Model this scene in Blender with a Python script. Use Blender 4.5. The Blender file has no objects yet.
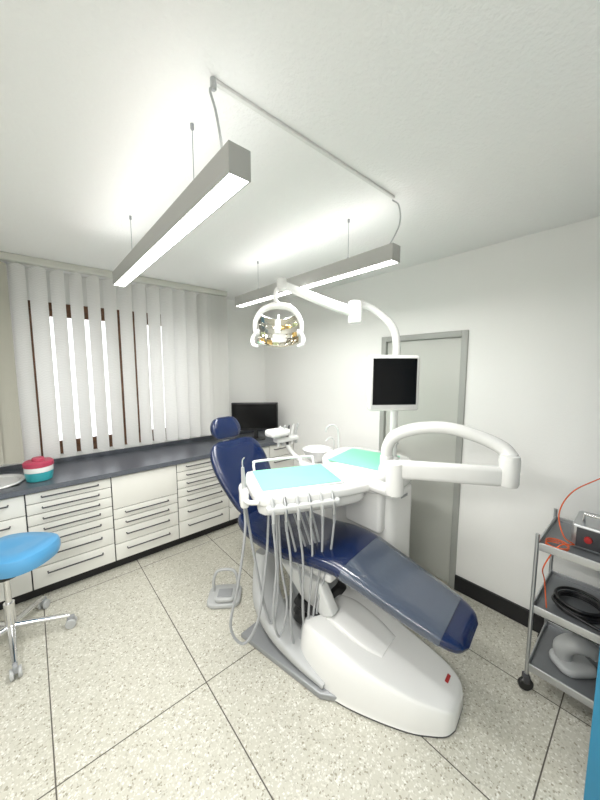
import bpy, bmesh, math, random
from mathutils import Vector, Matrix
random.seed(7)
S=bpy.context.scene
COL=S.collection
# ------------------------------------------------------------------ constants
CZ=2.515      # ceiling height
DX=2.38       # door wall
WY=3.45       # window wall
LX=-1.30      # left wall
BY=-0.90      # wall behind
# ------------------------------------------------------------------ materials
def mat(name,col,rough=0.5,metal=0.0,bump=0.0,bscale=80,var=0.0,vscale=8,coat=0.0,emis=None,estr=0,trans=0.0,spec=0.5,alpha=1.0):
    m=bpy.data.materials.new(name); m.use_nodes=True
    nt=m.node_tree; b=nt.nodes['Principled BSDF']
    c=(col[0],col[1],col[2],1)
    b.inputs['Base Color'].default_value=c
    b.inputs['Roughness'].default_value=rough
    b.inputs['Metallic'].default_value=metal
    b.inputs['Coat Weight'].default_value=coat
    b.inputs['Specular IOR Level'].default_value=spec
    b.inputs['Transmission Weight'].default_value=trans
    if emis:
        b.inputs['Emission Color'].default_value=(*emis,1); b.inputs['Emission Strength'].default_value=estr
    tc=nt.nodes.new('ShaderNodeTexCoord')
    if var>0:
        n=nt.nodes.new('ShaderNodeTexNoise'); n.inputs['Scale'].default_value=vscale; n.inputs['Detail'].default_value=4
        nt.links.new(tc.outputs['Object'],n.inputs['Vector'])
        r=nt.nodes.new('ShaderNodeValToRGB')
        r.color_ramp.elements[0].position=0.3; r.color_ramp.elements[1].position=0.7
        r.color_ramp.elements[0].color=tuple(max(0,x*(1-var)) for x in col)+(1,)
        r.color_ramp.elements[1].color=tuple(min(1,x*(1+var)) for x in col)+(1,)
        nt.links.new(n.outputs['Fac'],r.inputs['Fac']); nt.links.new(r.outputs['Color'],b.inputs['Base Color'])
    if bump>0:
        n=nt.nodes.new('ShaderNodeTexNoise'); n.inputs['Scale'].default_value=bscale; n.inputs['Detail'].default_value=5
        nt.links.new(tc.outputs['Object'],n.inputs['Vector'])
        bp=nt.nodes.new('ShaderNodeBump'); bp.inputs['Strength'].default_value=bump; bp.inputs['Distance'].default_value=0.01
        nt.links.new(n.outputs['Fac'],bp.inputs['Height']); nt.links.new(bp.outputs['Normal'],b.inputs['Normal'])
    return m
M={}
M['wall']=mat('wall_plaster',(0.85,0.85,0.825),0.85,bump=0.12,bscale=120)
M['ceil']=mat('ceiling_plaster',(0.88,0.88,0.87),0.9,bump=0.35,bscale=75)
M['white']=mat('white_lacquer',(0.77,0.77,0.755),0.22,coat=0.3)
M['white2']=mat('white_plastic',(0.62,0.63,0.62),0.35)
M['trunk']=mat('white_trunking',(0.72,0.72,0.70),0.5)
M['offw']=mat('cabinet_front',(0.76,0.755,0.71),0.4)
M['grey']=mat('grey_plastic',(0.30,0.31,0.32),0.45)
M['lgrey']=mat('light_grey_plastic',(0.45,0.46,0.46),0.4)
M['dgrey']=mat('dark_grey_plastic',(0.05,0.05,0.055),0.5)
M['black']=mat('black_plastic',(0.010,0.010,0.011),0.35)
M['screen']=mat('black_screen',(0.002,0.002,0.0025),0.25,spec=0.25)
M['kick']=mat('black_skirting',(0.007,0.007,0.009),0.4)
M['counter']=mat('grey_worktop',(0.10,0.11,0.13),0.28,var=0.12,vscale=60)
M['navy']=mat('navy_upholstery',(0.0015,0.011,0.058),0.24,coat=0.35,bump=0.05,bscale=200)
M['cover']=mat('protective_sleeve',(0.050,0.066,0.10),0.13,coat=0.8,bump=0.45,bscale=14)
M['teal']=mat('turquoise_mat',(0.25,0.68,0.47),0.7,spec=0.15)
M['hose']=mat('grey_hose',(0.36,0.37,0.38),0.4)
M['chrome']=mat('chrome',(0.75,0.75,0.76),0.16,metal=1.0)
M['steel']=mat('brushed_steel',(0.50,0.51,0.52),0.32,metal=0.9)
M['ped']=mat('pedestal_grey',(0.30,0.31,0.32),0.35,metal=0.3)
M['tray']=mat('trolley_shelf_grey',(0.20,0.21,0.22),0.4,metal=0.4)
M['alu']=mat('lamp_aluminium',(0.46,0.46,0.44),0.45,metal=0.2)
M['door']=mat('door_leaf_paint',(0.52,0.53,0.49),0.45)
M['doorf']=mat('door_frame_paint',(0.36,0.37,0.345),0.45)
M['wood']=mat('brown_window_wood',(0.15,0.07,0.035),0.5,var=0.25,vscale=20)
M['blueseat']=mat('light_blue_vinyl',(0.09,0.33,0.60),0.35,coat=0.2)
M['bluedoor']=mat('blue_door_paint',(0.025,0.22,0.38),0.35)
M['pink']=mat('pink_plastic',(0.45,0.05,0.10),0.4)
M['teald']=mat('teal_plastic',(0.04,0.34,0.38),0.35)
M['orange']=mat('orange_cable',(0.70,0.12,0.03),0.4)
M['red']=mat('red_plastic',(0.4,0.02,0.02),0.4)
M['amber']=mat('amber_painted_reflection',(0.62,0.42,0.14),0.1,metal=0.6,coat=1.0)  # warm reflection in the mirror facets, painted as base colour
M['green']=mat('green_painted_reflection',(0.42,0.46,0.26),0.1,metal=0.6,coat=1.0)  # greenish reflection tint, likewise painted into the facet colour
M['mirror']=mat('lamp_mirror',(0.62,0.60,0.54),0.12,metal=1.0)
M['paper']=mat('white_paper',(0.80,0.80,0.78),0.7)
M['railm']=mat('blind_rail_paint',(0.60,0.60,0.55),0.5)
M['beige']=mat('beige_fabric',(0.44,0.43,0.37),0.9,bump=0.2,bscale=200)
M['glow']=mat('lamp_diffuser',(0.9,0.9,0.9),0.5,emis=(1.0,0.99,0.965),estr=11.0)
M['glowup']=mat('lamp_upper_diffuser',(0.9,0.9,0.9),0.5,emis=(1.0,0.99,0.965),estr=5.0)
def blind_mat():
    m=bpy.data.materials.new('vertical_blind_fabric'); m.use_nodes=True; nt=m.node_tree
    for n in list(nt.nodes): nt.nodes.remove(n)
    out=nt.nodes.new('ShaderNodeOutputMaterial'); mx=nt.nodes.new('ShaderNodeMixShader'); mx.inputs[0].default_value=0.46
    d=nt.nodes.new('ShaderNodeBsdfDiffuse'); t=nt.nodes.new('ShaderNodeBsdfTranslucent')
    tc=nt.nodes.new('ShaderNodeTexCoord'); w=nt.nodes.new('ShaderNodeTexWave'); w.inputs['Scale'].default_value=50; w.inputs['Distortion'].default_value=4.0
    w.bands_direction='DIAGONAL'; w.inputs['Detail'].default_value=1
    nt.links.new(tc.outputs['Object'],w.inputs['Vector'])
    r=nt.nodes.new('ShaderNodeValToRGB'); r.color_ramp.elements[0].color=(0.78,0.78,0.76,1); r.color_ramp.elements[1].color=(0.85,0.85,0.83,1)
    nt.links.new(w.outputs['Fac'],r.inputs['Fac'])
    nt.links.new(r.outputs['Color'],d.inputs['Color']); nt.links.new(r.outputs['Color'],t.inputs['Color'])
    nt.links.new(d.outputs[0],mx.inputs[1]); nt.links.new(t.outputs[0],mx.inputs[2]); nt.links.new(mx.outputs[0],out.inputs[0])
    return m
M['blind']=blind_mat()
def floor_mat():
    m=bpy.data.materials.new('terrazzo_floor'); m.use_nodes=True; nt=m.node_tree; b=nt.nodes['Principled BSDF']
    L=nt.links.new; tc=nt.nodes.new('ShaderNodeTexCoord')
    ns=nt.nodes.new('ShaderNodeTexNoise'); ns.inputs['Scale'].default_value=60; L(tc.outputs['Object'],ns.inputs['Vector'])
    vm=nt.nodes.new('ShaderNodeVectorMath'); vm.operation='SCALE'; vm.inputs['Scale'].default_value=0.02; L(ns.outputs['Color'],vm.inputs[0])
    va=nt.nodes.new('ShaderNodeVectorMath'); L(tc.outputs['Object'],va.inputs[0]); L(vm.outputs[0],va.inputs[1])
    v1=nt.nodes.new('ShaderNodeTexVoronoi'); v1.inputs['Scale'].default_value=105; L(va.outputs[0],v1.inputs['Vector'])
    r1=nt.nodes.new('ShaderNodeValToRGB')
    sep=nt.nodes.new('ShaderNodeSeparateColor'); L(v1.outputs['Color'],sep.inputs[0]); L(sep.outputs[0],r1.inputs['Fac'])
    cr=r1.color_ramp; cr.interpolation='CONSTANT'
    cols=[(0,(0.33,0.31,0.245)),(0.12,(0.46,0.445,0.375)),(0.32,(0.56,0.545,0.475)),(0.6,(0.64,0.625,0.555)),(0.84,(0.72,0.71,0.65))]
    cr.elements[0].position=0; cr.elements[0].color=(*cols[0][1],1); cr.elements[1].position=cols[1][0]; cr.elements[1].color=(*cols[1][1],1)
    for p,c in cols[2:]:
        e=cr.elements.new(p); e.color=(*c,1)
    base=nt.nodes.new('ShaderNodeRGB'); base.outputs[0].default_value=(0.54,0.525,0.45,1)
    mm=nt.nodes.new('ShaderNodeMath'); mm.operation='LESS_THAN'; mm.inputs[1].default_value=0.5
    L(v1.outputs['Distance'],mm.inputs[0])
    mx=nt.nodes.new('ShaderNodeMix'); mx.data_type='RGBA'; L(mm.outputs[0],mx.inputs[0]); L(base.outputs[0],mx.inputs[6]); L(r1.outputs[0],mx.inputs[7])
    sx=nt.nodes.new('ShaderNodeSeparateXYZ'); L(tc.outputs['Object'],sx.inputs[0])
    def joint(sock,off,per):
        a=nt.nodes.new('ShaderNodeMath'); a.operation='SUBTRACT'; L(sock,a.inputs[0]); a.inputs[1].default_value=off-per/2
        p=nt.nodes.new('ShaderNodeMath'); p.operation='FLOORED_MODULO'; L(a.outputs[0],p.inputs[0]); p.inputs[1].default_value=per
        q=nt.nodes.new('ShaderNodeMath'); q.operation='SUBTRACT'; L(p.outputs[0],q.inputs[0]); q.inputs[1].default_value=per/2
        ab=nt.nodes.new('ShaderNodeMath'); ab.operation='ABSOLUTE'; L(q.outputs[0],ab.inputs[0])
        lt=nt.nodes.new('ShaderNodeMath'); lt.operation='LESS_THAN'; L(ab.outputs[0],lt.inputs[0]); lt.inputs[1].default_value=0.0028
        return lt
    j1=joint(sx.outputs[0],-0.03,0.645); j2=joint(sx.outputs[1],1.48,1.29)
    mxx=nt.nodes.new('ShaderNodeMath'); mxx.operation='MAXIMUM'; L(j1.outputs[0],mxx.inputs[0]); L(j2.outputs[0],mxx.inputs[1])
    m2=nt.nodes.new('ShaderNodeMix'); m2.data_type='RGBA'; L(mxx.outputs[0],m2.inputs[0]); L(mx.outputs[2],m2.inputs[6]); m2.inputs[7].default_value=(0.09,0.08,0.065,1)
    L(m2.outputs[2],b.inputs['Base Color']); b.inputs['Roughness'].default_value=0.35; b.inputs['Specular IOR Level'].default_value=0.35
    return m
M['floor']=floor_mat()
# ------------------------------------------------------------------ helpers
def newobj(name,bm,m,smooth=False,parent=None):
    me=bpy.data.meshes.new(name); bmesh.ops.recalc_face_normals(bm,faces=bm.faces); bm.to_mesh(me); bm.free()
    me.materials.append(M[m] if isinstance(m,str) else m)
    o=bpy.data.objects.new(name,me); COL.objects.link(o)
    if smooth:
        for p in me.polygons: p.use_smooth=True
        try:
            me.set_sharp_from_angle(angle=math.radians(38))
        except Exception: pass
    if parent: setp(o,parent)
    return o
def setp(o,p):
    o.parent=p; o.matrix_parent_inverse=Matrix.Translation(-Vector(p.location))
def empty(name,loc):
    e=bpy.data.objects.new(name,None); e.location=loc; e.empty_display_size=0.1; COL.objects.link(e); return e
def frame(o,x=(1,0,0),z=(0,0,1)):
    x=Vector(x).normalized(); z=Vector(z); z=(z-x*z.dot(x)).normalized(); y=z.cross(x)
    m=Matrix((x,y,z)).transposed().to_4x4(); m.translation=Vector(o); return m
def box(name,c,s,m,parent=None,bev=0.0,seg=3,F=None):
    """box centre c, size s, in frame F"""
    bm=bmesh.new(); bmesh.ops.create_cube(bm,size=1.0)
    bmesh.ops.scale(bm,vec=s,verts=bm.verts)
    if bev>0:
        bmesh.ops.bevel(bm,geom=bm.edges[:],offset=min(bev,min(s)*0.49),segments=seg,affect='EDGES',profile=0.5)
    bmesh.ops.translate(bm,vec=c,verts=bm.verts)
    if F is not None: bmesh.ops.transform(bm,matrix=F,verts=bm.verts)
    return newobj(name,bm,m,bev>0,parent)
def bx(name,x0,x1,y0,y1,z0,z1,m,parent=None,bev=0.0,F=None):
    return box(name,((x0+x1)/2,(y0+y1)/2,(z0+z1)/2),(abs(x1-x0),abs(y1-y0),abs(z1-z0)),m,parent,bev,3,F)
def smoothpath(pts,n=8):
    P=[Vector(p) for p in pts]
    if len(P)<3 or n<=1: return P
    Q=[2*P[0]-P[1]]+P+[2*P[-1]-P[-2]]; out=[]
    for i in range(1,len(Q)-2):
        a,b,c,d=Q[i-1:i+3]
        for k in range(n):
            t=k/n
            out.append(0.5*((2*b)+(c-a)*t+(2*a-5*b+4*c-d)*t*t+(3*b-a-3*c+d)*t**3))
    out.append(P[-1]); return out
def ringmesh(rings,cap=True,closed=False):
    bm=bmesh.new(); R=[[bm.verts.new(v) for v in r] for r in rings]; n=len(R[0])
    L=len(R)
    for i in range(L if closed else L-1):
        a=R[i]; b=R[(i+1)%L]
        for j in range(n):
            bm.faces.new((a[j],a[(j+1)%n],b[(j+1)%n],b[j]))
    if cap and not closed:
        bm.faces.new(R[0]); bm.faces.new(R[-1][::-1])
    return bm
def tube(name,pts,r,m,parent=None,n=8,seg=12,sm=True,closed=False):
    P=smoothpath(pts,n if sm else 1)
    if not isinstance(r,(list,tuple)): rs=[r]*len(P)
    else:
        rs=[]; k=len(r)
        for i in range(len(P)):
            t=i/(len(P)-1)*(k-1); a=int(min(t,k-2)); f=t-a; rs.append(r[a]*(1-f)+r[a+1]*f)
    rings=[]; up=None
    for i,p in enumerate(P):
        if closed: t=(P[(i+1)%len(P)]-P[i-1]).normalized()
        elif i==0: t=(P[1]-P[0]).normalized()
        elif i==len(P)-1: t=(P[-1]-P[-2]).normalized()
        else: t=(P[i+1]-P[i-1]).normalized()
        if up is None:
            up=Vector((0,0,1)) if abs(t.z)<0.9 else Vector((1,0,0))
        up=(up-t*up.dot(t))
        if up.length<1e-5: up=t.orthogonal()
        up.normalize(); s=t.cross(up)
        rings.append([p+(up*math.cos(a)+s*math.sin(a))*rs[i] for a in [2*math.pi*k/seg for k in range(seg)]])
    return newobj(name,ringmesh(rings,closed=closed),m,True,parent)
def lathe(name,c,prof,m,parent=None,seg=32,F=None):
    """prof list of (r,z)"""
    rings=[[Vector((max(r,1e-4)*math.cos(2*math.pi*k/seg),max(r,1e-4)*math.sin(2*math.pi*k/seg),z)) for k in range(seg)] for r,z in prof]
    bm=ringmesh(rings); Mx=Matrix.Translation(c) if F is None else F
    bmesh.ops.transform(bm,matrix=Mx,verts=bm.verts)
    return newobj(name,bm,m,True,parent)
def sup(w,h,n=28,e=3.2):
    out=[]
    for k in range(n):
        a=2*math.pi*k/n; c,s=math.cos(a),math.sin(a)
        out.append((w/2*math.copysign(abs(c)**(2/e),c),h/2*math.copysign(abs(s)**(2/e),s)))
    return out
def prism(name,poly,z0,z1,m,parent=None,bev=0.01,F=None,seg=3):
    bm=bmesh.new(); vs=[bm.verts.new((x,y,z0)) for x,y in poly]; f=bm.faces.new(vs)
    r=bmesh.ops.extrude_face_region(bm,geom=[f]); nv=[g for g in r['geom'] if isinstance(g,bmesh.types.BMVert)]
    bmesh.ops.translate(bm,vec=(0,0,z1-z0),verts=nv)
    bmesh.ops.recalc_face_normals(bm,faces=bm.faces)
    if bev>0:
        ed=[e for e in bm.edges if abs(e.verts[0].co.z-e.verts[1].co.z)<1e-6]
        bmesh.ops.bevel(bm,geom=ed,offset=bev,segments=seg,affect='EDGES',profile=0.5)
    if F is not None: bmesh.ops.transform(bm,matrix=F,verts=bm.verts)
    return newobj(name,bm,m,True,parent)
def rrect(x0,x1,y0,y1,r,n=6):
    out=[]
    for cx,cy,a0 in ((x1-r,y1-r,0),(x0+r,y1-r,90),(x0+r,y0+r,180),(x1-r,y0+r,270)):
        for k in range(n+1):
            a=math.radians(a0+90*k/n); out.append((cx+r*math.cos(a),cy+r*math.sin(a)))
    return out
# ------------------------------------------------------------------ room
T=0.12
bx('floor',LX-T,DX+T,BY-T,WY+T,-0.1,0.0,'floor')
bx('ceiling',LX-T,DX+T,BY-T,WY+T,CZ,CZ+0.1,'ceil')
bx('wall_left',LX-T,LX,BY-T,WY+T,0,CZ,'wall')
bx('wall_rear',LX,DX,BY-T,BY,0,CZ,'wall')
# window wall with opening
wx0,wx1,wz0,wz1=0.02,1.42,0.93,2.26
def wallpieces(name,boxes,m):
    bm=bmesh.new()
    for (x0,x1,y0,y1,z0,z1) in boxes:
        r=bmesh.ops.create_cube(bm,size=1.0); vs=r['verts']
        bmesh.ops.scale(bm,vec=(x1-x0,y1-y0,z1-z0),verts=vs)
        bmesh.ops.translate(bm,vec=((x0+x1)/2,(y0+y1)/2,(z0+z1)/2),verts=vs)
    return newobj(name,bm,m)
wallpieces('wall_window_side',[(LX,wx0,WY,WY+T,0,CZ),(wx1,DX,WY,WY+T,0,CZ),(wx0,wx1,WY,WY+T,0,wz0),(wx0,wx1,WY,WY+T,wz1,CZ)],'wall')
# door wall with opening
dy0,dy1,dz=0.90,1.62,1.97
wallpieces('wall_door_side',[(DX,DX+T,BY-T,dy0,0,CZ),(DX,DX+T,dy1,WY+T,0,CZ),(DX,DX+T,dy0,dy1,dz,CZ)],'wall')
# window
w=empty('window_1',((wx0+wx1)/2,WY+0.06,wz0))
def wb(n,x0,x1,z0,z1,y0=WY+0.02,y1=WY+0.09,m='wood'): bx(n,x0,x1,y0,y1,z0,z1,m,w,0.006)
wb('frame_bottom',wx0,wx1,wz0,wz0+0.06); wb('frame_top',wx0,wx1,wz1-0.06,wz1)
wb('frame_left',wx0,wx0+0.055,wz0+0.06,wz1-0.06); wb('frame_right',wx1-0.055,wx1,wz0+0.06,wz1-0.06)
wb('mullion',0.68,0.80,wz0+0.06,wz1-0.06)
for i,(a,b) in enumerate(((wx0+0.055,0.68),(0.80,wx1-0.055))):
    wb('sash_l_%d'%i,a,a+0.05,wz0+0.06,wz1-0.06,WY+0.03,WY+0.08); wb('sash_r_%d'%i,b-0.05,b,wz0+0.06,wz1-0.06,WY+0.03,WY+0.08)
    wb('sash_b_%d'%i,a+0.05,b-0.05,wz0+0.06,wz0+0.115,WY+0.03,WY+0.08); wb('sash_t_%d'%i,a+0.05,b-0.05,wz1-0.115,wz1-0.06,WY+0.03,WY+0.08)
    for q in (1,2):
        xg=a+(b-a)*q/3
        wb('glazing_bar_%d_%d'%(i,q),xg-0.015,xg+0.015,wz0+0.115,wz1-0.115,WY+0.04,WY+0.07)
# door
d=empty('door_1',(DX,(dy0+dy1)/2,0))
bx('frame_right',DX-0.012,DX+0.09,dy0-0.0,dy0+0.045,0,dz,'doorf',d,0.004)
bx('frame_left',DX-0.012,DX+0.09,dy1-0.045,dy1,0,dz,'doorf',d,0.004)
bx('frame_top',DX-0.012,DX+0.09,dy0+0.045,dy1-0.045,dz-0.045,dz,'doorf',d,0.004)
bx('leaf',DX+0.015,DX+0.055,dy0+0.048,dy1-0.048,0.006,dz-0.048,'door',d,0.002)
bx('handle_plate',DX+0.004,DX+0.015,dy1-0.115,dy1-0.08,0.93,1.12,'steel',d,0.003)
tube('lever',[(DX+0.01,dy1-0.098,1.06),(DX-0.04,dy1-0.1,1.06),(DX-0.05,dy1-0.13,1.06),(DX-0.05,dy1-0.22,1.06)],0.009,'steel',d)
bx('baseboard_right',DX-0.018,DX,BY,dy0-0.001,0,0.115,'kick')
bx('baseboard_far',DX-0.018,DX,dy1+0.001,2.86,0,0.115,'kick')
bx('baseboard_left',LX,LX+0.018,BY,WY,0,0.1,'kick')
# ------------------------------------------------------------------ blinds
b=empty('vertical_blinds',(0.7,3.12,CZ))
bx('headrail',-0.75,1.66,3.085,3.155,CZ-0.05,CZ-0.001,'railm',b,0.004)
bx('ceiling_bracket',-0.75,1.66,3.16,3.19,CZ-0.035,CZ-0.001,'railm',b,0.003)
def slat(i,x,w_,th,m,zb=0.985,zt=CZ-0.055):
    bm=bmesh.new(); c,s=math.cos(th),math.sin(th); n=6; cols=[]
    zs=[zb,zb+0.02,zb+0.2,1.6,2.1,zt-0.02,zt]
    rows=[]
    for k,z in enumerate(zs):
        row=[]
        ww=w_*(0.80 if k==0 else (0.25 if k==len(zs)-1 else 1))
        for j in range(n+1):
            u=(j/n-0.5)*ww; bow=0.006*(1-(2*j/n-1)**2)
            row.append(bm.verts.new((x+u*c-bow*s,3.12+u*s+bow*c,z)))
        rows.append(row)
    for k in range(len(zs)-1):
        for j in range(n): bm.faces.new((rows[k][j],rows[k][j+1],rows[k+1][j+1],rows[k+1][j]))
    newobj('slat_%d'%i,bm,m,True,b)
i=0; x=-0.02
while x<1.40:
    th=-50 if x>0.10 else -36
    slat(i,x,0.127,math.radians(th+random.uniform(-3.5,3.5)),'blind',0.985+random.uniform(-.004,.004)); i+=1; x+=0.117
x=1.43
while x<1.64:
    slat(i,x,0.125,math.radians(-66+random.uniform(-3,3)),'blind'); i+=1; x+=0.037
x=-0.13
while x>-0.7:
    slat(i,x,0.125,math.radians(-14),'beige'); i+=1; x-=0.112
# ------------------------------------------------------------------ base cabinets
cab=empty('base_cabinet_row',(1.1,3.1,0))
FY=2.845
bx('carcass',-1.29,DX-0.003,FY+0.02,WY-0.003,0.09,0.822,'offw',cab)
bx('plinth',-1.29,DX-0.003,FY+0.07,WY-0.01,0,0.09,'kick',cab)
bx('side_gap',-1.29,DX-0.003,FY+0.012,FY+0.02,0.09,0.822,'dgrey',cab)
def handle(xc,z,wd,n):
    tube(n,[(xc-wd/2,FY-0.003,z),(xc-wd/2,FY-0.028,z),(xc+wd/2,FY-0.028,z),(xc+wd/2,FY-0.003,z)],0.0055,'dgrey',cab,sm=False,seg=8)
k=0
spans=[(-1.13,-0.60,'A'),(-0.60,-0.08,'D'),(-0.08,0.445,'A'),(0.445,0.97,'B'),(0.97,1.495,'A'),(1.495,2.02,'B'),(2.02,DX-0.005,'D')]
for (a,c,t) in spans:
    if t=='A': hs=[0.078,0.078,0.078,0.078,0.10,0.13,0.155]
    elif t=='B': hs=[0.27,0.085,0.085,0.125,0.14]
    else: hs=[0.15,0.56]
    tot=sum(hs); z=0.815; sc=(0.815-0.095)/tot
    for j,h in enumerate(hs):
        h*=sc
        bx('front_%d'%k,a+0.004,c-0.004,FY-0.004,FY+0.012,z-h+0.004,z-0.002,'offw',cab,0.003)
        if not(t=='B' and j==0) : handle((a+c)/2,z-min(h*0.42,0.05),(c-a)*0.66,'handle_%d'%k)
        z-=h; k+=1
# worktop with sink cut-out
ct=empty('worktop',(1,3.1,0.84))
hx0,hx1,hy0,hy1=-0.46,-0.10,2.93,3.27
yf=2.815
for n,(a,c,e,f) in {'slab_right':(hx1,DX-0.003,yf,WY-0.003),'slab_left':(-1.29,hx0,yf,WY-0.003),'slab_front':(hx0,hx1,yf,hy0),'slab_back':(hx0,hx1,hy1,WY-0.003)}.items():
    bx(n,a,c,e,f,0.825,0.863,'counter',ct)
bx('upstand',-1.29,DX-0.003,WY-0.025,WY-0.003,0.863,0.90,'counter',ct)
sk=empty('wash_basin',((hx0+hx1)/2,(hy0+hy1)/2,0.86))
F=Matrix.Translation(((hx0+hx1)/2,(hy0+hy1)/2,0))@Matrix.Diagonal((1.0,0.95,1,1))
lathe('bowl',(0,0,0),[(0.205,0.864),(0.21,0.87),(0.205,0.878),(0.19,0.88),(0.175,0.872),(0.165,0.85),(0.13,0.83),(0.03,0.826),(0.0,0.826)],'white',sk,40,F)
# tub
jc=(0.01,3.0,0.8635)
j=empty('disinfectant_wipe_tub',jc)
lathe('tub',jc,[(0.070,0),(0.078,0.005),(0.085,0.045),(0.086,0.085)],'teald',j)
lathe('band',jc,[(0.0865,0.070),(0.0875,0.073),(0.0875,0.105),(0.086,0.108)],'white',j)
lathe('lid',jc,[(0.088,0.107),(0.091,0.110),(0.091,0.138),(0.082,0.148),(0.040,0.151),(0.036,0.170),(0,0.171)],'pink',j)
# desk monitor
mo=empty('desktop_monitor',(1.98,3.08,0.863))
F=frame((1.98,3.06,0.863),x=(0.80,-0.60,0))
prism('foot',rrect(-0.11,0.11,-0.075,0.085,0.05),0.0005,0.014,'black',mo,0.003,F)
box('neck',(0,0.02,0.06),(0.05,0.03,0.10),'black',mo,0.006,F=F)
box('panel',(-0.01,0,0.270),(0.54,0.035,0.33),'black',mo,0.008,F=F)
box('screen',(-0.01,-0.0185,0.275),(0.505,0.002,0.285),'screen',mo,F=F)
# ------------------------------------------------------------------ linear lamps
def linlamp(name,x,y0,y1,zt,wy,hcol='alu'):
    e=empty(name,(x,(y0+y1)/2,zt))
    hw=0.034; zb=zt-0.078
    bx('side_a',x-hw,x-hw+0.004,y0,y1,zb,zt,hcol,e); bx('side_b',x+hw-0.004,x+hw,y0,y1,zb,zt,hcol,e)
    bx('cap_a',x-hw,x+hw,y0-0.005,y0,zb-0.001,zt+0.001,hcol,e,0.001); bx('cap_b',x-hw,x+hw,y1,y1+0.005,zb-0.001,zt+0.001,hcol,e,0.001)
    bx('core',x-hw+0.004,x+hw-0.004,y0,y1,zb+0.02,zt-0.008,hcol,e)
    bx('diffuser',x-hw+0.005,x+hw-0.005,y0+0.003,y1-0.003,zb+0.002,zb+0.012,'glow',e)
    bx('uplight',x-hw+0.01,x+hw-0.01,y0+0.03,y1-0.03,zt-0.006,zt-0.003,'glowup',e)
    for i,yy in enumerate(wy):
        tube('wire_%d'%i,[(x,yy,zt-0.01),(x,yy,CZ-0.02)],0.0014,'grey',e,sm=False,seg=6)
        lathe('ceiling_grip_%d'%i,(x,yy,CZ-0.020),[(0.003,0),(0.006,0.004),(0.006,0.0195)],'grey',e,12)
        lathe('lamp_grip_%d'%i,(x,yy,zt-0.005),[(0.006,0),(0.006,0.02),(0.002,0.028)],'steel',e,10)
    return e
ZT=2.295
l1=linlamp('added_fill_pendant',0.47,0.79,2.28,ZT,(1.09,1.93))
tube('feed_cable',[(0.45,0.895,CZ-0.02),(0.43,0.87,2.46),(0.435,0.85,2.40),(0.455,0.86,2.33),(0.47,0.88,ZT-0.01)],0.0035,'lgrey',l1)
l2=linlamp('added_fill_pendant',1.385,0.88,2.38,ZT,(1.18,2.08))
tube('feed_cable',[(1.36,0.89,CZ-0.02),(1.37,0.86,2.46),(1.385,0.865,2.38),(1.385,0.93,ZT-0.01)],0.0035,'lgrey',l2)
fill_pendant=linlamp('added_fill_pendant',-0.62,-0.55,0.95,ZT,(-0.25,0.65))  # invented third pendant, out of view, added to brighten the room from behind camera
cd=empty('ceiling_cable_conduit',(0.9,0.89,CZ))
bx('trunking',0.45,1.37,0.883,0.897,CZ-0.011,CZ-0.0005,'trunk',cd,0.002)
lathe('rose',(0.45,0.89,CZ-0.030),[(0.006,0),(0.009,0.004),(0.009,0.0295)],'steel',cd,16)
# ------------------------------------------------------------------ treatment chair
ch=empty('dental_chair',(1.35,1.4,0))
A7=math.radians(7.7); Dv=Vector((math.sin(A7),-math.cos(A7),0)); Lv=Vector((math.cos(A7),math.sin(A7),0)); O=Vector((1.22,2.45,0))
def C(s,l,z): return O+Dv*s+Lv*l+Vector((0,0,z))
def interp(st,n=5):
    Q=smoothpath([Vector(s[:3]) for s in st],n); R=smoothpath([Vector((s[3],s[4],0)) for s in st],n)
    return [(q.x,q.y,q.z,r.x,r.y) for q,r in zip(Q,R)]
def cushion(name,st,m,dish=0.0,e=3.0,extra=0.0,parent=ch,n=36,roll=0):
    """st: (s,l,z,width,thick)"""
    ST=interp(st); rings=[]
    for i,(s,l,z,w_,t) in enumerate(ST):
        a=ST[max(0,i-1)]; c=ST[min(len(ST)-1,i+1)]
        ts=Vector((c[0]-a[0],0,c[2]-a[2])).normalized(); nn=(-ts.z,ts.x)  # normal in s,z
        if nn[1]<0: nn=(-nn[0],-nn[1])
        w_=max(w_,0.01)+extra; t=max(t,0.008)+extra
        r=[]
        for (x,y) in sup(w_,t,n,e):
            f=1-(2*x/w_)**2
            yy=y-(dish*f if y>0 else 0)
            r.append(C(s+nn[0]*yy,l+x,z+nn[1]*yy))
        rings.append(r)
    return newobj(name,ringmesh(rings),m,True,parent)
seat=[(0.46,0,0.615,0.30,0.03),(0.50,0,0.60,0.42,0.10),(0.60,0,0.575,0.50,0.13),(0.78,0,0.56,0.53,0.14),(1.0,0,0.565,0.53,0.13),(1.2,0,0.595,0.51,0.12),(1.36,0,0.60,0.47,0.115),(1.55,0,0.56,0.43,0.105),(1.75,0,0.51,0.39,0.095),(1.90,0,0.475,0.35,0.085),(1.97,0,0.458,0.29,0.065),(2.0,0,0.45,0.18,0.03)]
cushion('seat_cushion',seat,'navy',0.012)
slv=[s for s in seat if s[0]>=1.36]
slv[0]=(1.40,0,0.594,0.465,0.113)
slv=slv[:-2]
cushion('foot_protective_sleeve',slv,'cover',0.010,extra=0.008)
back=[(0.56,0,0.60,0.30,0.04),(0.51,0,0.65,0.38,0.085),(0.44,0,0.73,0.44,0.10),(0.35,0,0.85,0.50,0.10),(0.27,0,0.96,0.52,0.095),(0.205,0,1.05,0.47,0.085),(0.175,0,1.09,0.38,0.06),(0.165,0,1.105,0.26,0.03)]
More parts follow.
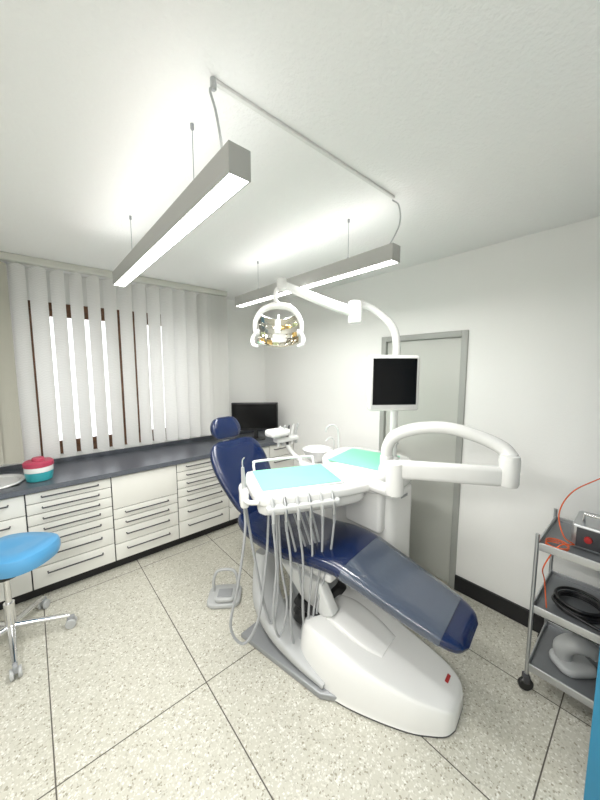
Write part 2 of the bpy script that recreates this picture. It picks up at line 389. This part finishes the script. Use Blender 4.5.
def back_cushion(name,st,m,dish,off=0.0,shr=0.0):
    STi=interp(st); rings=[]
    for i,(s,l,z,w_,t) in enumerate(STi):
        a=STi[max(0,i-1)]; c=STi[min(len(STi)-1,i+1)]
        ts=Vector((c[0]-a[0],0,c[2]-a[2])).normalized(); nn=(ts.z,-ts.x)
        if nn[0]<0: nn=(-nn[0],-nn[1])
        w_=max(w_-shr,0.01); t=max(t,0.008); r=[]
        for (x,y) in sup(w_,t,36,3.0):
            f=1-(2*x/w_)**2
            yy=y+off-(dish*f if y>0 else 0)
            r.append(C(s+nn[0]*yy,l+x,z+nn[1]*yy))
        rings.append(r)
    return newobj(name,ringmesh(rings),m,True,ch)
back_cushion('back_cushion',back,'navy',0.02)
back_cushion('back_shell',back,'white',0.0,off=-0.045,shr=0.06)
hr=[(0.115,0,1.105,0.12,0.02),(0.108,0,1.12,0.22,0.06),(0.088,0,1.17,0.28,0.085),(0.065,0,1.225,0.27,0.085),(0.053,0,1.27,0.20,0.06),(0.050,0,1.285,0.10,0.02)]
back_cushion('headrest_cushion',hr,'navy',0.006)
box('headrest_stem',(0,0,0),(0.05,0.02,0.2),'steel',ch,0.006,F=frame(C(0.10,0,1.10)+Vector((0,0.035,0)),x=Lv,z=(0,0.25,1)))
# under frame
Fc=frame(O,x=Lv)   # local: x=l, y = -s
def cb(name,s0,s1,l0,l1,z0,z1,m,bev=0.01): return bx(name,l0,l1,-s1,-s0,z0,z1,m,ch,bev,Fc)
cb('seat_frame',0.62,1.30,-0.17,0.17,0.455,0.51,'white',0.02)
cb('back_hinge',0.50,0.66,-0.14,0.14,0.45,0.56,'lgrey',0.02)
tube('leg_support',[C(1.15,0,0.47),C(1.4,0,0.50),C(1.65,0,0.46),C(1.82,0,0.435)],[0.05,0.05,0.035,0.02],'white2',ch)
def loft(name,st,m,parent=ch,e=5,n=36):
    rings=[]
    for (s,l,z,a,b_) in st:
        rings.append([C(s+y,l+x,z) for (x,y) in sup(a,b_,n,e)])
    return newobj(name,ringmesh(rings),m,True,parent)
loft('lift_column',[(1.12,-0.02,0.10,0.26,0.30),(1.08,-0.02,0.25,0.24,0.28),(1.00,-0.01,0.38,0.24,0.28),(0.95,0,0.47,0.24,0.34)],'ped')
# slanted side panel of the lift
bm=bmesh.new()
pts=[(0.92,0.455),(1.24,0.46),(1.34,0.30),(1.27,0.255),(1.10,0.30)]
a_=[bm.verts.new(C(s,-0.20,z)) for s,z in pts]; b2=[bm.verts.new(C(s,-0.13,z)) for s,z in pts]
bm.faces.new(a_); bm.faces.new(b2[::-1])
for q in range(5): bm.faces.new((a_[q],a_[(q+1)%5],b2[(q+1)%5],b2[q]))
bmesh.ops.recalc_face_normals(bm,faces=bm.faces)
bmesh.ops.bevel(bm,geom=bm.edges[:],offset=0.012,segments=3,affect='EDGES',profile=0.5)
newobj('lift_panel',bm,'white2',True,ch)
loft('bellows',[(1.16,-0.06,0.17,0.38,0.22),(1.16,-0.06,0.205,0.35,0.19),(1.16,-0.06,0.22,0.38,0.22),(1.15,-0.06,0.25,0.34,0.18),(1.15,-0.06,0.265,0.36,0.21),(1.14,-0.06,0.29,0.30,0.17)],'black',n=32)
# base plate, curved steel pedestal and base cover
prism('base_plate',[(-0.43,-0.80),(0.20,-0.80),(0.26,-1.0),(0.26,-1.55),(-0.30,-1.55),(-0.395,-1.40)],0.0,0.035,'ped',ch,0.008,Fc)
rings=interp([(1.40,-0.30,0.050,0.15,0.03),(1.2,-0.30,0.075,0.17,0.06),(1.0,-0.28,0.11,0.19,0.08),(0.84,-0.24,0.19,0.20,0.10),(0.76,-0.17,0.31,0.20,0.11),(0.74,-0.12,0.44,0.20,0.11)],5)
rr=[]
for i_,(s,l,z,wd,th) in enumerate(rings):
    a=rings[max(0,i_-1)]; c=rings[min(len(rings)-1,i_+1)]
    ts=Vector((c[0]-a[0],0,c[2]-a[2])).normalized(); nn=(ts.z,-ts.x)
    rr.append([C(s+nn[0]*y,l+x,z+nn[1]*y) for (x,y) in sup(wd,th,24,4)])
newobj('steel_pedestal',ringmesh(rr),'lgrey',True,ch)
def basecover():
    st=[(1.17,-0.06,0.22,0.22),(1.19,-0.07,0.245,0.245),(1.25,-0.08,0.265,0.255),(1.38,-0.085,0.275,0.245),(1.5,-0.08,0.268,0.22),(1.65,-0.065,0.24,0.185),(1.8,-0.045,0.20,0.150),(1.88,-0.03,0.165,0.130),(1.94,-0.025,0.12,0.110),(1.965,-0.02,0.07,0.08)]
    P=smoothpath([Vector((s[0],s[1],0)) for s in st],4); R=smoothpath([Vector((s[2],s[3],0)) for s in st],4)
    rings=[]
    for p,r in zip(P,R):
        hw,h=r.x,r.y
        prof=[(1.0,0.0),(0.985,0.06),(0.97,0.3),(0.925,0.62),(0.87,0.82),(0.83,0.90),(0.76,0.945),(0.5,0.98),(0.25,0.995),(0,1.0)]
        full=prof+[(-a,b_) for a,b_ in prof[-2::-1]]
        fp=smoothpath([Vector((a,b_,0)) for a,b_ in full],3)
        rings.append([C(p.x,p.y+q.x*hw,q.y*h+0.012) for q in fp])
    newobj('base_cover',ringmesh(rings),'white',True,ch)
    rings=[]
    for p,r in zip(P,R):
        rings.append([C(p.x,p.y+q*(r.x-0.004),z) for q,z in ((1,0),(1,0.014),(-1,0.014),(-1,0))])
    newobj('base_shadow_gap',ringmesh(rings),'dgrey',False,ch)
basecover()
# raised spine panel on the cover
rings=interp([(1.22,-0.08,0.235,0.20,0.07),(1.35,-0.085,0.248,0.24,0.07),(1.5,-0.08,0.220,0.23,0.06),(1.62,-0.07,0.185,0.18,0.05)],5)
newobj('cover_spine',ringmesh([[C(s+0.0*y,l+x,z+y) for (x,y) in sup(wd,th,28,4)] for (s,l,z,wd,th) in rings]),'white',True,ch)
box('maker_badge',(0,0,0),(0.050,0.016,0.006),'red',ch,0.002,F=frame(C(1.895,0.02,0.1385),x=Lv,z=Dv*0.33+Vector((0,0,1))))
# ------------------------------------------------------------------ foot control
fc=empty('foot_control_pedal',(0.99,1.98,0))
F=frame((0.98,1.97,0),x=(0.80,-0.6,0))
prism('base',rrect(-0.12,0.12,-0.10,0.12,0.06),0.0,0.035,'lgrey',fc,0.012,F)
prism('pedal',rrect(-0.065,0.085,-0.09,0.05,0.04),0.036,0.07,'lgrey',fc,0.015,F)
box('pedal_pad',(0.01,-0.03,0.074),(0.10,0.08,0.008),'grey',fc,0.003,F=F)
tube('carry_bow',[F@Vector(p) for p in [(-0.09,0.05,0.03),(-0.085,0.06,0.13),(-0.05,0.07,0.18),(0.05,0.07,0.18),(0.085,0.06,0.13),(0.09,0.05,0.03)]],0.011,'lgrey',fc)
# ------------------------------------------------------------------ delivery unit
du=empty('dental_delivery_unit',(1.5,1.2,0))
FT=frame((0.97,1.44,0),x=(0.92,-0.39,0))   # y axis = away from camera
poly=[(-0.03,-0.05),(0.10,-0.085),(0.35,-0.095),(0.60,-0.07),(0.76,-0.02),(0.80,0.08),(0.78,0.30),(0.70,0.39),(0.4,0.41),(0.02,0.41),(-0.045,0.36),(-0.06,0.15)]
def smpoly(poly,n=4):
    P=[Vector((x,y,0)) for x,y in poly]; out=[]; N=len(P)
    for i in range(N):
        a,b_,c,d_=P[i-1],P[i],P[(i+1)%N],P[(i+2)%N]
        for k in range(n):
            t=k/n; v=0.5*((2*b_)+(c-a)*t+(2*a-5*b_+4*c-d_)*t*t+(3*b_-a-3*c+d_)*t**3); out.append((v.x,v.y))
    return out
prism('console_deck',smpoly(poly),0.925,0.985,'white',du,0.018,FT,4)
prism('console_belly',smpoly([(0.0,-0.03),(0.35,-0.06),(0.62,-0.03),(0.70,0.10),(0.66,0.30),(0.35,0.34),(0.04,0.32),(0.0,0.15)]),0.85,0.93,'white',du,0.03,FT,4)
prism('tray_rim',rrect(-0.015,0.52,-0.015,0.375,0.02),0.984,0.994,'white2',du,0.004,FT)
prism('turquoise_mat_left',rrect(0.0,0.505,0.0,0.36,0.012),0.9935,0.998,'teal',du,0.001,FT)
tube('rear_rail',[FT@Vector(p) for p in [(0.02,0.39,0.98),(0.02,0.41,1.03),(0.06,0.42,1.045),(0.42,0.42,1.045),(0.46,0.41,1.03),(0.46,0.39,0.98)]],0.009,'white',du)
tube('side_grip',[FT@Vector(p) for p in [(-0.03,0.30,0.95),(-0.09,0.24,0.95),(-0.105,0.10,0.95),(-0.09,-0.02,0.95),(-0.03,-0.05,0.95)]],0.014,'white',du)
box('syringe_holder',(-0.10,0.05,0.95),(0.05,0.09,0.11),'white',du,0.018,F=FT)
tube('syringe_body',[FT@Vector(p) for p in [(-0.10,0.05,0.99),(-0.102,0.05,1.07),(-0.105,0.05,1.13)]],[0.014,0.012,0.009],'lgrey',du)
tube('syringe_tip',[FT@Vector(p) for p in [(-0.105,0.05,1.13),(-0.105,0.055,1.17),(-0.095,0.04,1.19)]],0.004,'chrome',du)
prism('instrument_bar',rrect(0.0,0.44,-0.125,-0.07,0.02),0.905,0.940,'white2',du,0.010,FT)
ni=6
for i in range(ni):
    xx=0.035+i*0.072
    tube('handpiece_%d'%i,[FT@Vector(p) for p in [(xx,-0.085,0.985),(xx,-0.10,0.955),(xx,-0.118,0.91),(xx,-0.125,0.85)]],[0.006,0.011,0.012,0.009],'steel' if i%2 else 'lgrey',du)
    tube('handpiece_sleeve_%d'%i,[FT@Vector(p) for p in [(xx,-0.124,0.855),(xx,-0.127,0.80)]],[0.011,0.008],'grey',du,sm=False)
def hose(n,p,r=0.0068,m='hose'): tube(n,[FT@Vector(q) for q in p],r,m,du,n=10,seg=10)
bott=[0.17,0.07,0.12,0.055,0.10,0.14]
for i in range(ni):
    xx=0.035+i*0.072; z=bott[i]; sh=(0.00,0.03,0.03,-0.01,-0.05,-0.10)[i]
    hose('hose_%d'%i,[(xx,-0.127,0.81),(xx+0.01+sh*0.4,-0.135,0.6),(xx+sh-0.01,-0.14,z+0.16),(xx+sh+0.03,-0.12,z),(xx+sh+0.08,-0.10,z+0.16),(xx+sh+0.06,-0.05,0.55),(0.10+i*0.04,0.03,0.87)])
hose('syringe_hose',[(-0.10,0.05,0.90),(-0.10,0.03,0.75),(-0.15,0.0,0.45),(-0.20,-0.02,0.22),(-0.13,-0.03,0.10),(-0.04,-0.02,0.22),(0.02,0.02,0.55),(0.06,0.10,0.87)],0.008)
hose('suction_hose',[(-0.09,0.08,0.90),(-0.05,0.05,0.6),(0.0,0.02,0.3),(0.04,0.0,0.16),(0.09,0.02,0.3),(0.10,0.08,0.86)],0.008)
# patient side unit
prism('unit_body',rrect(1.70,2.02,1.06,2.02,0.08),0.0,0.90,'white',du,0.03)
prism('unit_top_slab',smpoly([(1.60,1.52),(1.57,1.20),(1.64,1.07),(1.85,1.04),(2.08,1.12),(2.14,1.30),(2.06,1.66),(1.9,1.72),(1.68,1.66)]),0.90,1.035,'white',du,0.03,seg=4)
prism('turquoise_mat_right',rrect(0.0,0.40,0.0,0.40,0.012),1.0355,1.041,'teal',du,0.001,frame((1.675,1.13,0),x=(0.97,0.22,0)))
prism('front_fascia',rrect(1.64,1.72,1.10,1.40,0.03),0.62,0.90,'white',du,0.02)
box('unit_label',(0,0,0),(0.08,0.003,0.018),'grey',du,F=frame((1.86,1.0585,0.84),x=(1,0,0)))
lathe('spittoon_bowl',(1.84,1.88,0.90),[(0.06,0.0),(0.09,0.03),(0.125,0.09),(0.13,0.105),(0.12,0.108),(0.10,0.085),(0.05,0.05),(0.0,0.045)],'white',du)
tube('cup_filler',[(1.93,1.72,0.92),(1.93,1.72,1.12),(1.92,1.73,1.20),(1.89,1.76,1.225),(1.86,1.79,1.20),(1.855,1.795,1.16)],0.008,'white2',du)
tube('bowl_rinser',[(1.96,1.80,0.92),(1.96,1.80,1.07),(1.93,1.82,1.10),(1.90,1.84,1.07)],0.007,'white2',du)
lathe('cup_stand',(1.93,1.70,0.90),[(0.045,0.0),(0.045,0.02),(0.0,0.021)],'lgrey',du)
tube('assistant_arm',[(1.78,1.95,0.85),(1.74,2.08,0.93),(1.70,2.14,1.03)],0.022,'white',du)
box('assistant_holder',(1.70,2.14,1.07),(0.24,0.09,0.05),'white',du,0.02,F=None)
for i in range(5):
    x_=1.60+i*0.050
    tube('suction_tip_%d'%i,[(x_,2.12,1.02),(x_,2.12,1.12),(x_+0.008,2.10,1.20)],[0.013,0.013,0.007],('white','lgrey','dgrey','white','lgrey')[i],du)
prism('tissue_pad',rrect(1.50,1.70,2.06,2.20,0.03),1.11,1.17,'paper',du,0.02)
# column, light arm
KX,KY=1.875,1.165
tube('column',[(KX,KY,1.0),(KX,KY,1.75)],0.026,'white',du,sm=False,seg=20)
lathe('column_collar',(KX,KY,1.03),[(0.045,0),(0.045,0.05),(0.03,0.06)],'white2',du)
tube('column_bend',[(KX,KY,1.70),(KX,KY,1.88),(1.86,1.20,1.99),(1.80,1.29,2.09),(1.73,1.34,2.125),(1.66,1.335,2.115)],[0.026,0.026,0.025,0.024,0.024,0.024],'white',du)
lathe('arm_joint',(1.615,1.31,1.985),[(0.02,0),(0.042,0.006),(0.045,0.02),(0.045,0.12),(0.04,0.14),(0.02,0.147)],'white',du)
tube('spring_arm',[(1.615,1.31,2.06),(1.50,1.385,2.095),(1.32,1.48,2.16),(1.21,1.54,2.205)],[0.034,0.034,0.028,0.024],'white',du,seg=16)
lathe('arm_elbow',(1.20,1.545,2.17),[(0.015,0),(0.032,0.005),(0.032,0.07),(0.015,0.075)],'white',du)
tube('lamp_drop',[(1.20,1.545,2.20),(1.17,1.56,2.17),(1.165,1.565,2.12),(1.19,1.57,2.09)],0.013,'white',du)
# monitor on column
Fm=frame((1.725,1.085,1.605),x=(0.80,-0.60,0))
box('monitor_housing',(0,0.0,0),(0.325,0.05,0.350),'white',du,0.02,F=Fm)
box('monitor_bezel',(0,-0.0255,0.0),(0.297,0.003,0.315),'white2',du,0.001,F=Fm)
box('monitor_screen',(0,-0.0275,0.010),(0.278,0.002,0.288),'screen',du,F=Fm)
tube('monitor_mount',[Fm@Vector((0,0.02,0)),Vector((KX,KY,1.60))],0.022,'white2',du,sm=False)
# delivery arms
tube('upper_swivel_arm',[(1.70,1.10,1.12),(1.69,1.09,1.20),(1.69,1.04,1.28),(1.73,0.93,1.335),(1.80,0.78,1.355),(1.87,0.63,1.32),(1.905,0.52,1.27),(1.90,0.47,1.22)],[0.036,0.036,0.037,0.037,0.036,0.036,0.038,0.040],'white',du,seg=18)
lathe('arm_pedestal',(1.70,1.10,1.03),[(0.05,0),(0.05,0.03),(0.042,0.05),(0.042,0.11),(0.03,0.12)],'white',du)
lathe('elbow_joint',(1.885,0.475,1.07),[(0.02,0),(0.045,0.006),(0.05,0.02),(0.05,0.15),(0.045,0.17),(0.02,0.176)],'white',du)
Fa=frame((1.545,0.94,1.125),x=(1.885-1.545,0.475-0.94,0.0))
box('lower_spring_arm',(0.27,0,0),(0.56,0.06,0.108),'white',du,0.026,4,Fa)
lathe('console_joint',(1.55,0.945,0.97),[(0.03,0),(0.05,0.005),(0.052,0.03),(0.05,0.19),(0.03,0.20)],'white',du)
prism('console_bridge',rrect(0.55,0.80,0.10,0.30,0.05),0.94,1.0,'white',du,0.02,FT)
tube('joint_link',[(1.55,0.945,0.99),(1.58,1.02,0.97),(1.60,1.15,0.96)],0.04,'white',du)
# operating light head
Lc=Vector((1.19,1.57,1.93)); Fl=frame(Lc,x=(0.75,-0.66,0),z=(0.0,0.0,1))
tube('lamp_yoke',[Fl@Vector(p) for p in [(-0.145,0.0,-0.02),(-0.14,0.0,0.06),(-0.09,0.0,0.13),(0,0.0,0.155),(0.09,0.0,0.13),(0.14,0.0,0.06),(0.145,0.0,-0.02)]],[0.010,0.015,0.018,0.022,0.018,0.015,0.010],'white',du,seg=12)
bm=bmesh.new(); nx,nz=14,10; g=[]
for i in range(nx+1):
    row=[]
    for k in range(nz+1):
        u=(i/nx-0.5)*2; v=(k/nz-0.5)*2
        y=0.03+0.085*(1-(u*u*0.75+v*v*0.6))
        row.append(bm.verts.new((u*0.130,y-0.02-0.03*v,v*0.085+0.01)))
    g.append(row)
for i in range(nx):
    for k in range(nz): bm.faces.new((g[i][k],g[i+1][k],g[i+1][k+1],g[i][k+1]))
Ft=Fl@Matrix.Rotation(math.radians(-25),4,'X')
bmesh.ops.transform(bm,matrix=Ft,verts=bm.verts)
rf=newobj('lamp_reflector',bm,'mirror',False,du); md=rf.modifiers.new('t','SOLIDIFY'); md.thickness=0.008
fi=0
for r_ in range(3):
    for c_ in range(6):
        px=-0.10+c_*0.04; pz=0.062-r_*0.052; u=px/0.13; v=(pz-0.01)/0.085
        y=0.03+0.085*(1-(u*u*0.75+v*v*0.6))-0.02-0.03*v-0.012
        mm_=('mirror','amber','mirror','green','mirror','mirror','amber')[(c_*2+r_*3)%7]
        box('reflector_facet_%d'%fi,(0,0,0),(0.036,0.004,0.046),mm_,du,0.002,F=Ft@Matrix.Translation((px,y,pz))@Matrix.Rotation(-px*6.0,4,'Z')@Matrix.Rotation((pz-0.01)*6,4,'X')); fi+=1
box('bulb_shield',(0,-0.055,-0.005),(0.035,0.02,0.10),'white2',du,0.008,F=Ft)
tube('bulb_bracket',[Ft@Vector(p) for p in [(0,-0.05,0.04),(0,-0.03,0.09),(0,0.03,0.11)]],0.007,'white',du)
for sx in (-1,1):
    tube('lamp_grip_%s'%('a' if sx<0 else 'b'),[Fl@Vector(p) for p in [(sx*0.145,0,-0.02),(sx*0.155,-0.03,-0.05),(sx*0.15,-0.05,-0.085),(sx*0.12,-0.05,-0.10)]],[0.012,0.013,0.012,0.010],'white',du)
    lathe('lamp_pivot_%s'%('a' if sx<0 else 'b'),(0,0,0),[(0.0,-0.02),(0.022,-0.018),(0.022,0.018),(0,0.02)],'white2',du,20,Fl@Matrix.Translation((sx*0.135,0.01,-0.01))@Matrix.Rotation(math.pi/2,4,'Y'))
box('lamp_back_housing',(0,0.10,0.01),(0.12,0.05,0.10),'white',du,0.02,F=Ft)
# ------------------------------------------------------------------ stool
st=empty('operator_stool',(-0.19,2.48,0))
Fs=frame((-0.125,2.460,0.075),x=(0.7536,-0.6574,0))
rings=[]
for (k,z) in [(0.80,0.450),(0.95,0.460),(1.0,0.49),(1.0,0.525),(0.96,0.548),(0.86,0.56),(0.5,0.558),(0.05,0.552)]:
    rings.append([Fs@Vector((0.205*k*math.copysign(abs(math.cos(a))**0.8,math.cos(a)),0.18*k*math.copysign(abs(math.sin(a))**0.8,math.sin(a)),z+ (0.012*math.cos(a)**2*k))) for a in [2*math.pi*q/40 for q in range(40)]])
newobj('seat_pad',ringmesh(rings),'blueseat',True,st)
sc_=(-0.185,2.485)
lathe('seat_mechanism',(sc_[0],sc_[1],0.45),[(0.05,0),(0.08,0.01),(0.09,0.08)],'black',st)
tube('gas_spring',[(sc_[0],sc_[1],0.24),(sc_[0],sc_[1],0.46)],0.016,'chrome',st,sm=False,seg=16)
tube('outer_tube',[(sc_[0],sc_[1],0.09),(sc_[0],sc_[1],0.28)],0.027,'chrome',st,sm=False,seg=20)
for i in range(5):
    a=math.radians(-90+72*i+4); c,s=math.cos(a),math.sin(a); R=0.29
    tube('leg_%d'%i,[(sc_[0]+0.02*c,sc_[1]+0.02*s,0.125),(sc_[0]+0.15*c,sc_[1]+0.15*s,0.105),(sc_[0]+R*c,sc_[1]+R*s,0.082)],[0.02,0.017,0.013],'chrome',st)
    Fw=frame((sc_[0]+(R+0.005)*c,sc_[1]+(R+0.005)*s,0.0305),x=(-s,c,0))
    for q,dx in enumerate((-0.017,0.017)):
        lathe('caster_%d_%d'%(i,q),(0,0,0),[(0.0,-0.009),(0.026,-0.009),(0.03,-0.005),(0.03,0.005),(0.026,0.009),(0,0.009)],'lgrey',st,20,Fw@Matrix.Translation((dx,0,0))@Matrix.Rotation(math.pi/2,4,'Y'))
    box('caster_fork_%d'%i,(0,0,0.028),(0.022,0.04,0.045),'grey',st,0.006,F=Fw)
# ------------------------------------------------------------------ instrument trolley
tr=empty('instrument_trolley',(2.08,0.05,0))
tx0,tx1,ty0,ty1=1.875,2.30,-0.28,0.33
for i,(x_,y_) in enumerate(((tx0,ty1),(tx1,ty1),(tx0,ty0),(tx1,ty0))):
    tube('post_%d'%i,[(x_,y_,0.09),(x_,y_,0.87)],0.009,'steel',tr,sm=False)
    Fw=frame((x_,y_,0.036),x=(0.8,0.6,0))
    lathe('caster_wheel_%d'%i,(0,0,0),[(0.0,-0.012),(0.03,-0.012),(0.036,-0.006),(0.036,0.006),(0.03,0.012),(0,0.012)],'black',tr,24,Fw@Matrix.Rotation(math.pi/2,4,'Y'))
    box('caster_fork_%d'%i,(0,0,0.034),(0.034,0.03,0.05),'dgrey',tr,0.006,F=Fw)
def shelf(n,z):
    bx('shelf_%s_tray'%n,tx0+0.004,tx1-0.004,ty0+0.004,ty1-0.004,z,z+0.006,'tray',tr)
    for q,(a,c,e,f) in enumerate(((tx0-0.002,tx0+0.006,ty0,ty1),(tx1-0.006,tx1+0.002,ty0,ty1),(tx0,tx1,ty1-0.006,ty1+0.002),(tx0,tx1,ty0-0.002,ty0+0.006))):
        bx('shelf_%s_rim_%d'%(n,q),a,c,e,f,z-0.012,z+0.028,'steel',tr,0.002)
shelf('top',0.80); shelf('middle',0.46); shelf('bottom',0.13)
dv=empty('electrosurgical_device',(2.10,0.12,0.807))
box('case',(2.10,0.10,0.872),(0.22,0.24,0.125),'steel',dv,0.012)
box('front_panel',(1.988,0.10,0.872),(0.004,0.20,0.095),'dgrey',dv,0.001)
box('display',(1.985,0.07,0.885),(0.003,0.08,0.035),'lgrey',dv,0.001)
for q,yy in enumerate((0.02,0.06,0.10)):
    lathe('socket_%d'%q,(0,0,0),[(0.010,0),(0.009,0.010),(0,0.011)],('red','lgrey','black')[q],dv,16,Matrix.Translation((1.986,yy,0.845))@Matrix.Rotation(-math.pi/2,4,'Y'))
lathe('dial',(0,0,0),[(0.016,0),(0.014,0.014),(0,0.015)],'red',dv,20,Matrix.Translation((1.986,0.155,0.872))@Matrix.Rotation(-math.pi/2,4,'Y'))
tube('top_handle',[(2.03,0.02,0.93),(2.03,0.02,0.98),(2.03,0.18,0.98),(2.03,0.18,0.93)],0.008,'chrome',dv,sm=False)
tube('lead_up',[(1.955,0.20,0.84),(1.93,0.24,0.88),(1.98,0.27,0.97),(2.08,0.24,1.06),(2.2,0.16,1.12),(2.34,0.08,1.16)],0.003,'orange',tr)
tube('lead_down',[(1.955,0.20,0.84),(1.90,0.25,0.83),(1.89,0.30,0.70),(1.95,0.30,0.60),(1.93,0.28,0.47)],0.003,'orange',tr)
tube('lead_coil',[(1.93+0.045*math.cos(q*0.7),0.26+0.045*math.sin(q*0.7),0.812+0.001*q) for q in range(22)],0.003,'orange',tr,n=3,seg=8)
cl=empty('coiled_black_cable',(2.08,0.15,0.467))
for i in range(4):
    r=0.095-0.006*(i%3); tube('loop_%d'%i,[(2.05+r*math.cos(2*math.pi*k/16),0.17+r*math.sin(2*math.pi*k/16),0.475+i*0.013) for k in range(16)],0.0075,'black',cl,n=2,closed=True)
tube('tail',[(2.05,0.265,0.50),(1.98,0.26,0.50),(1.95,0.18,0.485),(1.93,0.05,0.475)],0.007,'black',cl)
pd=empty('curing_lamp_charger',(2.07,0.17,0.137))
F=frame((2.05,0.17,0.137),x=(0.75,-0.66,0))
prism('base',rrect(-0.09,0.09,-0.07,0.08,0.05),0.0,0.04,'lgrey',pd,0.015,F)
tube('hood',[F@Vector(p) for p in [(-0.03,0.03,0.04),(-0.04,0.02,0.10),(-0.01,-0.01,0.145),(0.05,-0.03,0.13),(0.08,-0.04,0.09)]],[0.04,0.043,0.045,0.038,0.02],'lgrey',pd,seg=18)
# ------------------------------------------------------------------ blue door at right
bd=empty('door_2',(1.56,-0.4,0))
bx('leaf',1.530,1.570,-0.86,0.06,0.008,2.0,'bluedoor',bd,0.003)
for i,z in enumerate((0.25,1.7)): tube('hinge_%d'%i,[(1.577,-0.868,z),(1.577,-0.868,z+0.1)],0.008,'steel',bd,sm=False)
# ------------------------------------------------------------------ lights / world
wd=bpy.data.worlds.new('World'); S.world=wd; wd.use_nodes=True
bg=wd.node_tree.nodes['Background']; bg.inputs[0].default_value=(0.95,0.98,1.0,1); bg.inputs[1].default_value=1.9
def area(name,loc,rot,sx,sy,e,col=(1,0.99,0.965)):
    l=bpy.data.lights.new(name,'AREA'); l.shape='RECTANGLE'; l.size=sx; l.size_y=sy; l.energy=e; l.color=col
    o=bpy.data.objects.new(name,l); o.location=loc; o.rotation_euler=rot; COL.objects.link(o); return o
area('added_fill_light',(0.47,1.535,2.21),(0,0,0),0.06,1.45,16)
area('added_fill_light',(1.385,1.63,2.21),(0,0,0),0.06,1.45,14)
area('added_fill_light',(-0.62,0.20,2.21),(0,0,0),0.06,1.45,27)  # added fill light under the invented, unseen pendant
# ------------------------------------------------------------------ camera
cam=bpy.data.cameras.new('camera'); co=bpy.data.objects.new('camera',cam); COL.objects.link(co)
co.location=(0,0,1.70); co.rotation_euler=(math.radians(90-5.894),0,math.radians(48.9-90))
cam.sensor_fit='VERTICAL'; cam.sensor_height=24; cam.lens=310/800*24; cam.clip_start=0.02
S.camera=co
S.view_settings.view_transform='Standard'
S.view_settings.exposure=0.36
